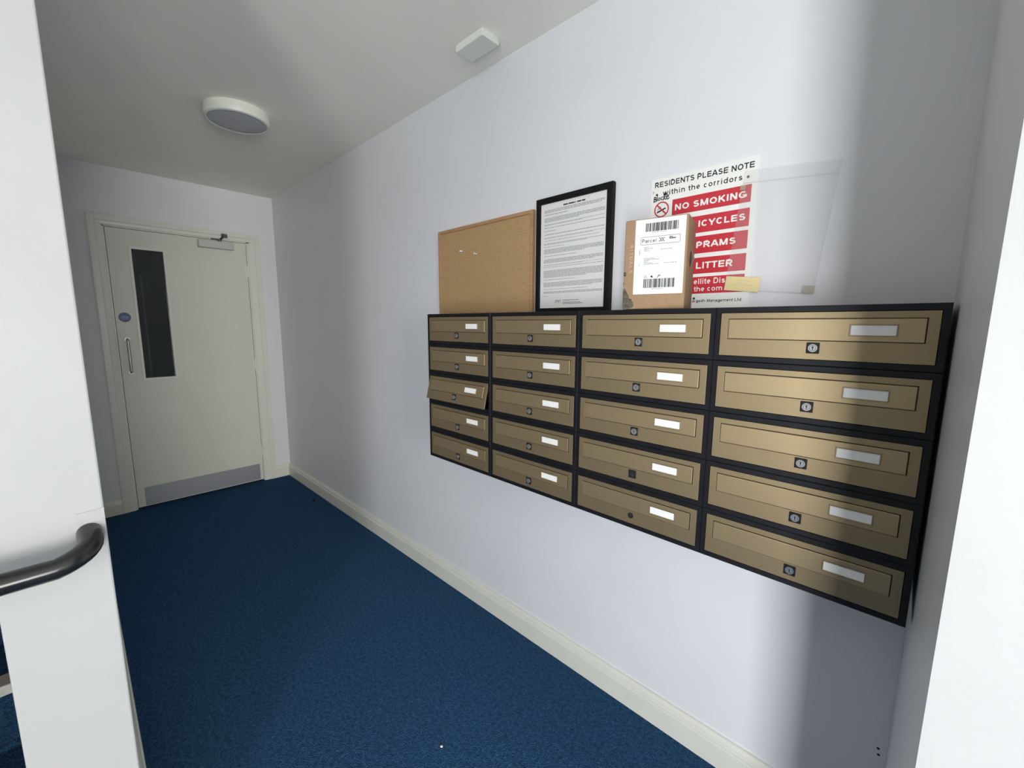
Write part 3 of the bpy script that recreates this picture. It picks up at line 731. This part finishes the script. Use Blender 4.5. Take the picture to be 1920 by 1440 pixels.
# parcel, turned a little on the bank
pa = math.atan2(0.0355, 0.158)
t = thing('parcel', 'brown cardboard parcel with a white postage label on the letterboxes', 'parcel', (3.399, -0.1995, BZ + 0.0008), (0, 0, pa * 0.94))
PWd, PHt, PDp = 0.1625, 0.2370, 0.112
b = BM(); bx(b, 0, PWd, 0, PDp, 0, PHt, 0.0035, 3); obj('carton', b, M['card_box'], t, smooth=True)
YF = -0.0004
l0, l1, lb_, lt_ = 0.0285, 0.1565, 0.0400, 0.2345
b = BM(); bx(b, l0, l1, YF - .0002, 0.0005, lb_, lt_); lbm = obj('postage_label', b, M['card'], t)
def lu(u): return l0 + u * (l1 - l0)
def lv(v_): return lt_ - v_ * (lt_ - lb_)
yl = YF - .0005
rnd = random.Random(11)
for (u0, u1, v0, v1) in ((.21, .86, .055, .165), (.21, .84, .795, .915)):
    b = BM(); u = u0
    while u < u1:
        wd = rnd.choice((.006, .006, .012, .018, .024)); rect(b, lu(u), lu(min(u1, u + wd)), lv(v1), lv(v0), yl); u += wd + rnd.choice((.006, .006, .009, .014))
    obj('barcode', b, M['ink'], lbm)
b = BM()
def rrect(u0, u1, v0, v1, wd):
    x0, x1, z0, z1, r = lu(u0), lu(u1), lv(v1), lv(v0), .003
    P = []
    for (cx, cz, a) in ((x1 - r, z1 - r, 0), (x0 + r, z1 - r, 90), (x0 + r, z0 + r, 180), (x1 - r, z0 + r, 270)):
        for k in range(5): q = math.radians(a + k * 22.5); P.append((cx + r * math.cos(q), cz + r * math.sin(q)))
    stroke(b, P + [P[0]], wd, yl)
rrect(.12, .90, .235, .335, .0008)
text(b, 'Parcel', lu(.145), lv(.308), .0375, .0088, yl, .14)
ringshape(b, lu(.545), lv(.282), .0028, .0044, yl, 18); 
for (u, v_) in ((.50, .262), (.59, .262), (.50, .302), (.59, .302)): rect(b, lu(u - .008), lu(u + .008), lv(v_ + .007), lv(v_ - .007), yl)
disc(b, lu(.545), lv(.282), .0012, yl, 10)
rect(b, lu(.69), lu(.76), lv(.262), lv(.252), yl); rect(b, lu(.69), lu(.82), lv(.281), lv(.269), yl)
# handling symbols
for (u, k) in ((.25, 0), (.375, 1), (.52, 2)):
    x, z = lu(u), lv(.765)
    if k == 0: stroke(b, [(x - .004, z - .0025), (x, z + .004), (x + .004, z - .0025), (x - .004, z - .0025)], .0007, yl)
    elif k == 1: quad(b, [(x - .004, z), (x - .001, z - .002), (x + .004, z - .003), (x + .001, z + .0035)], yl)
    else: stroke(b, [(x - .004, z - .003), (x, z + .001), (x + .004, z + .003)], .0015, yl); stroke(b, [(x - .002, z + .002), (x + .002, z + .004)], .001, yl)
obj('label_print', b, M['ink'], lbm)
for blk in ([(.34, .64, .178)], [(.20, .28, .372), (.20, .37, .388), (.20, .27, .402), (.20, .30, .416)], [(.53, .76, .408)],
            [(.20, .42, .520), (.20, .52, .535), (.20, .31, .550), (.20, .28, .565), (.20, .36, .580), (.20, .51, .595)], [(.61, .86, .590)], [(.38, .60, .930)]):
    b = BM()
    for (u0, u1, v_) in blk:
        u = u0
        while u < u1:
            wd = .02 + .04 * rnd.random(); rect(b, lu(u), lu(min(u1, u + wd)), lv(v_ + .004), lv(v_ - .004), yl); u += wd + .009
    obj('address_lines', b, M['grey_ink'], lbm)
b = BM(); rect(b, lu(.10), lu(.115), lv(.47), lv(.40), yl); rect(b, lu(.10), lu(.115), lv(.61), lv(.595), yl); obj('edge_print', b, M['grey_ink'], lbm)
b = BM()
for (u0, u1, v_) in ((.12, .90, .365), (.38, .88, .450), (.12, .88, .500), (.13, .88, .672), (.13, .88, .720), (.13, .88, .745)): rect(b, lu(u0), lu(u1), lv(v_ + .0016), lv(v_), yl)
obj('rule_lines', b, M['pale_ink'], lbm)
b = BM(); text(b, 'RITUALS...', 0.0155, 0.1720, 0.094, 0.0088, YF, .14, rot=-math.pi / 2, gap=.25); obj('side_lettering', b, M['card_pale'], t)
b = BM()
rnd = random.Random(5)
def blob(cx, cz, rx_, rz_, n=14, rough=.35, xmin=0.0006):
    quad(b, [(max(xmin, cx + rx_ * math.cos(k * 2 * math.pi / n) * (1 - rough * rnd.random())), max(.0006, cz + rz_ * math.sin(k * 2 * math.pi / n) * (1 - rough * rnd.random()))) for k in range(n)], YF - .00001 * rnd.random())
blob(.008, .018, .024, .022); blob(.006, .036, .013, .016); blob(.012, .022, .022, .010); blob(.004, .050, .007, .007); blob(.003, .096, .006, .0075); blob(.024, .012, .010, .010); blob(.001, .070, .003, .004)
obj('floral_print', b, M['floral'], t)
b = BM()     # finger slot in the right side with a bent tab
def side(y, z): return (PWd + .0003, y, z)
P = [(0.036, .130), (0.042, .146), (0.052, .154), (0.063, .150), (0.070, .134), (0.064, .118), (0.052, .110), (0.041, .115)]
b.faces.new([b.verts.new(side(*p)) for p in P]); obj('finger_slot', b, M['ink'], t)
b = BM()
L_ = [(0.049, .103), (0.046, .134), (0.051, .168)]; Rr = [(0.053, .103), (0.062, .134), (0.053, .168)]
Av = [b.verts.new((PWd + .0006 + (.006 if k == 1 else 0), *p)) for k, p in enumerate(L_)]; Bv = [b.verts.new((PWd + .0006 + (.008 if k == 1 else 0), *p)) for k, p in enumerate(Rr)]
for k in range(2): b.faces.new((Av[k], Bv[k], Bv[k + 1], Av[k + 1]))
bmesh.ops.solidify(b, geom=b.faces[:], thickness=0.0006)
obj('bent_tab', b, M['card_tab'], t)

# ------------------------------------------------------------------ scraps on the carpet
b = BM()
for (dx, dy, r, a) in ((0, 0, .016, .3), (.018, -.012, .011, 1.2), (-.012, .014, .009, 2.0)):
    vs_ = [b.verts.new((dx + r * math.cos(a + k * 1.05) * (1 if k % 2 else .6), dy + r * math.sin(a + k * 1.05) * (1 if k % 2 else .6), .003 + .006 * (k % 2))) for k in range(6)]
    b.faces.new(vs_)
bmesh.ops.solidify(b, geom=b.faces[:], thickness=0.001)
tag(obj('dry_leaf', b, M['leaf'], loc=(0.775, -0.095, 0.0)), 'small grey dry scrap on the carpet by the skirting near the door', 'leaf')
b = BM(); v = bx(b, -.004, .004, -.003, .003, 0, .003, .001); tag(obj('paper_scrap', b, M['card'], loc=(3.021, -0.57, 0.0), rot=(0, 0, .5)), 'tiny white paper scrap on the blue carpet', 'scrap')
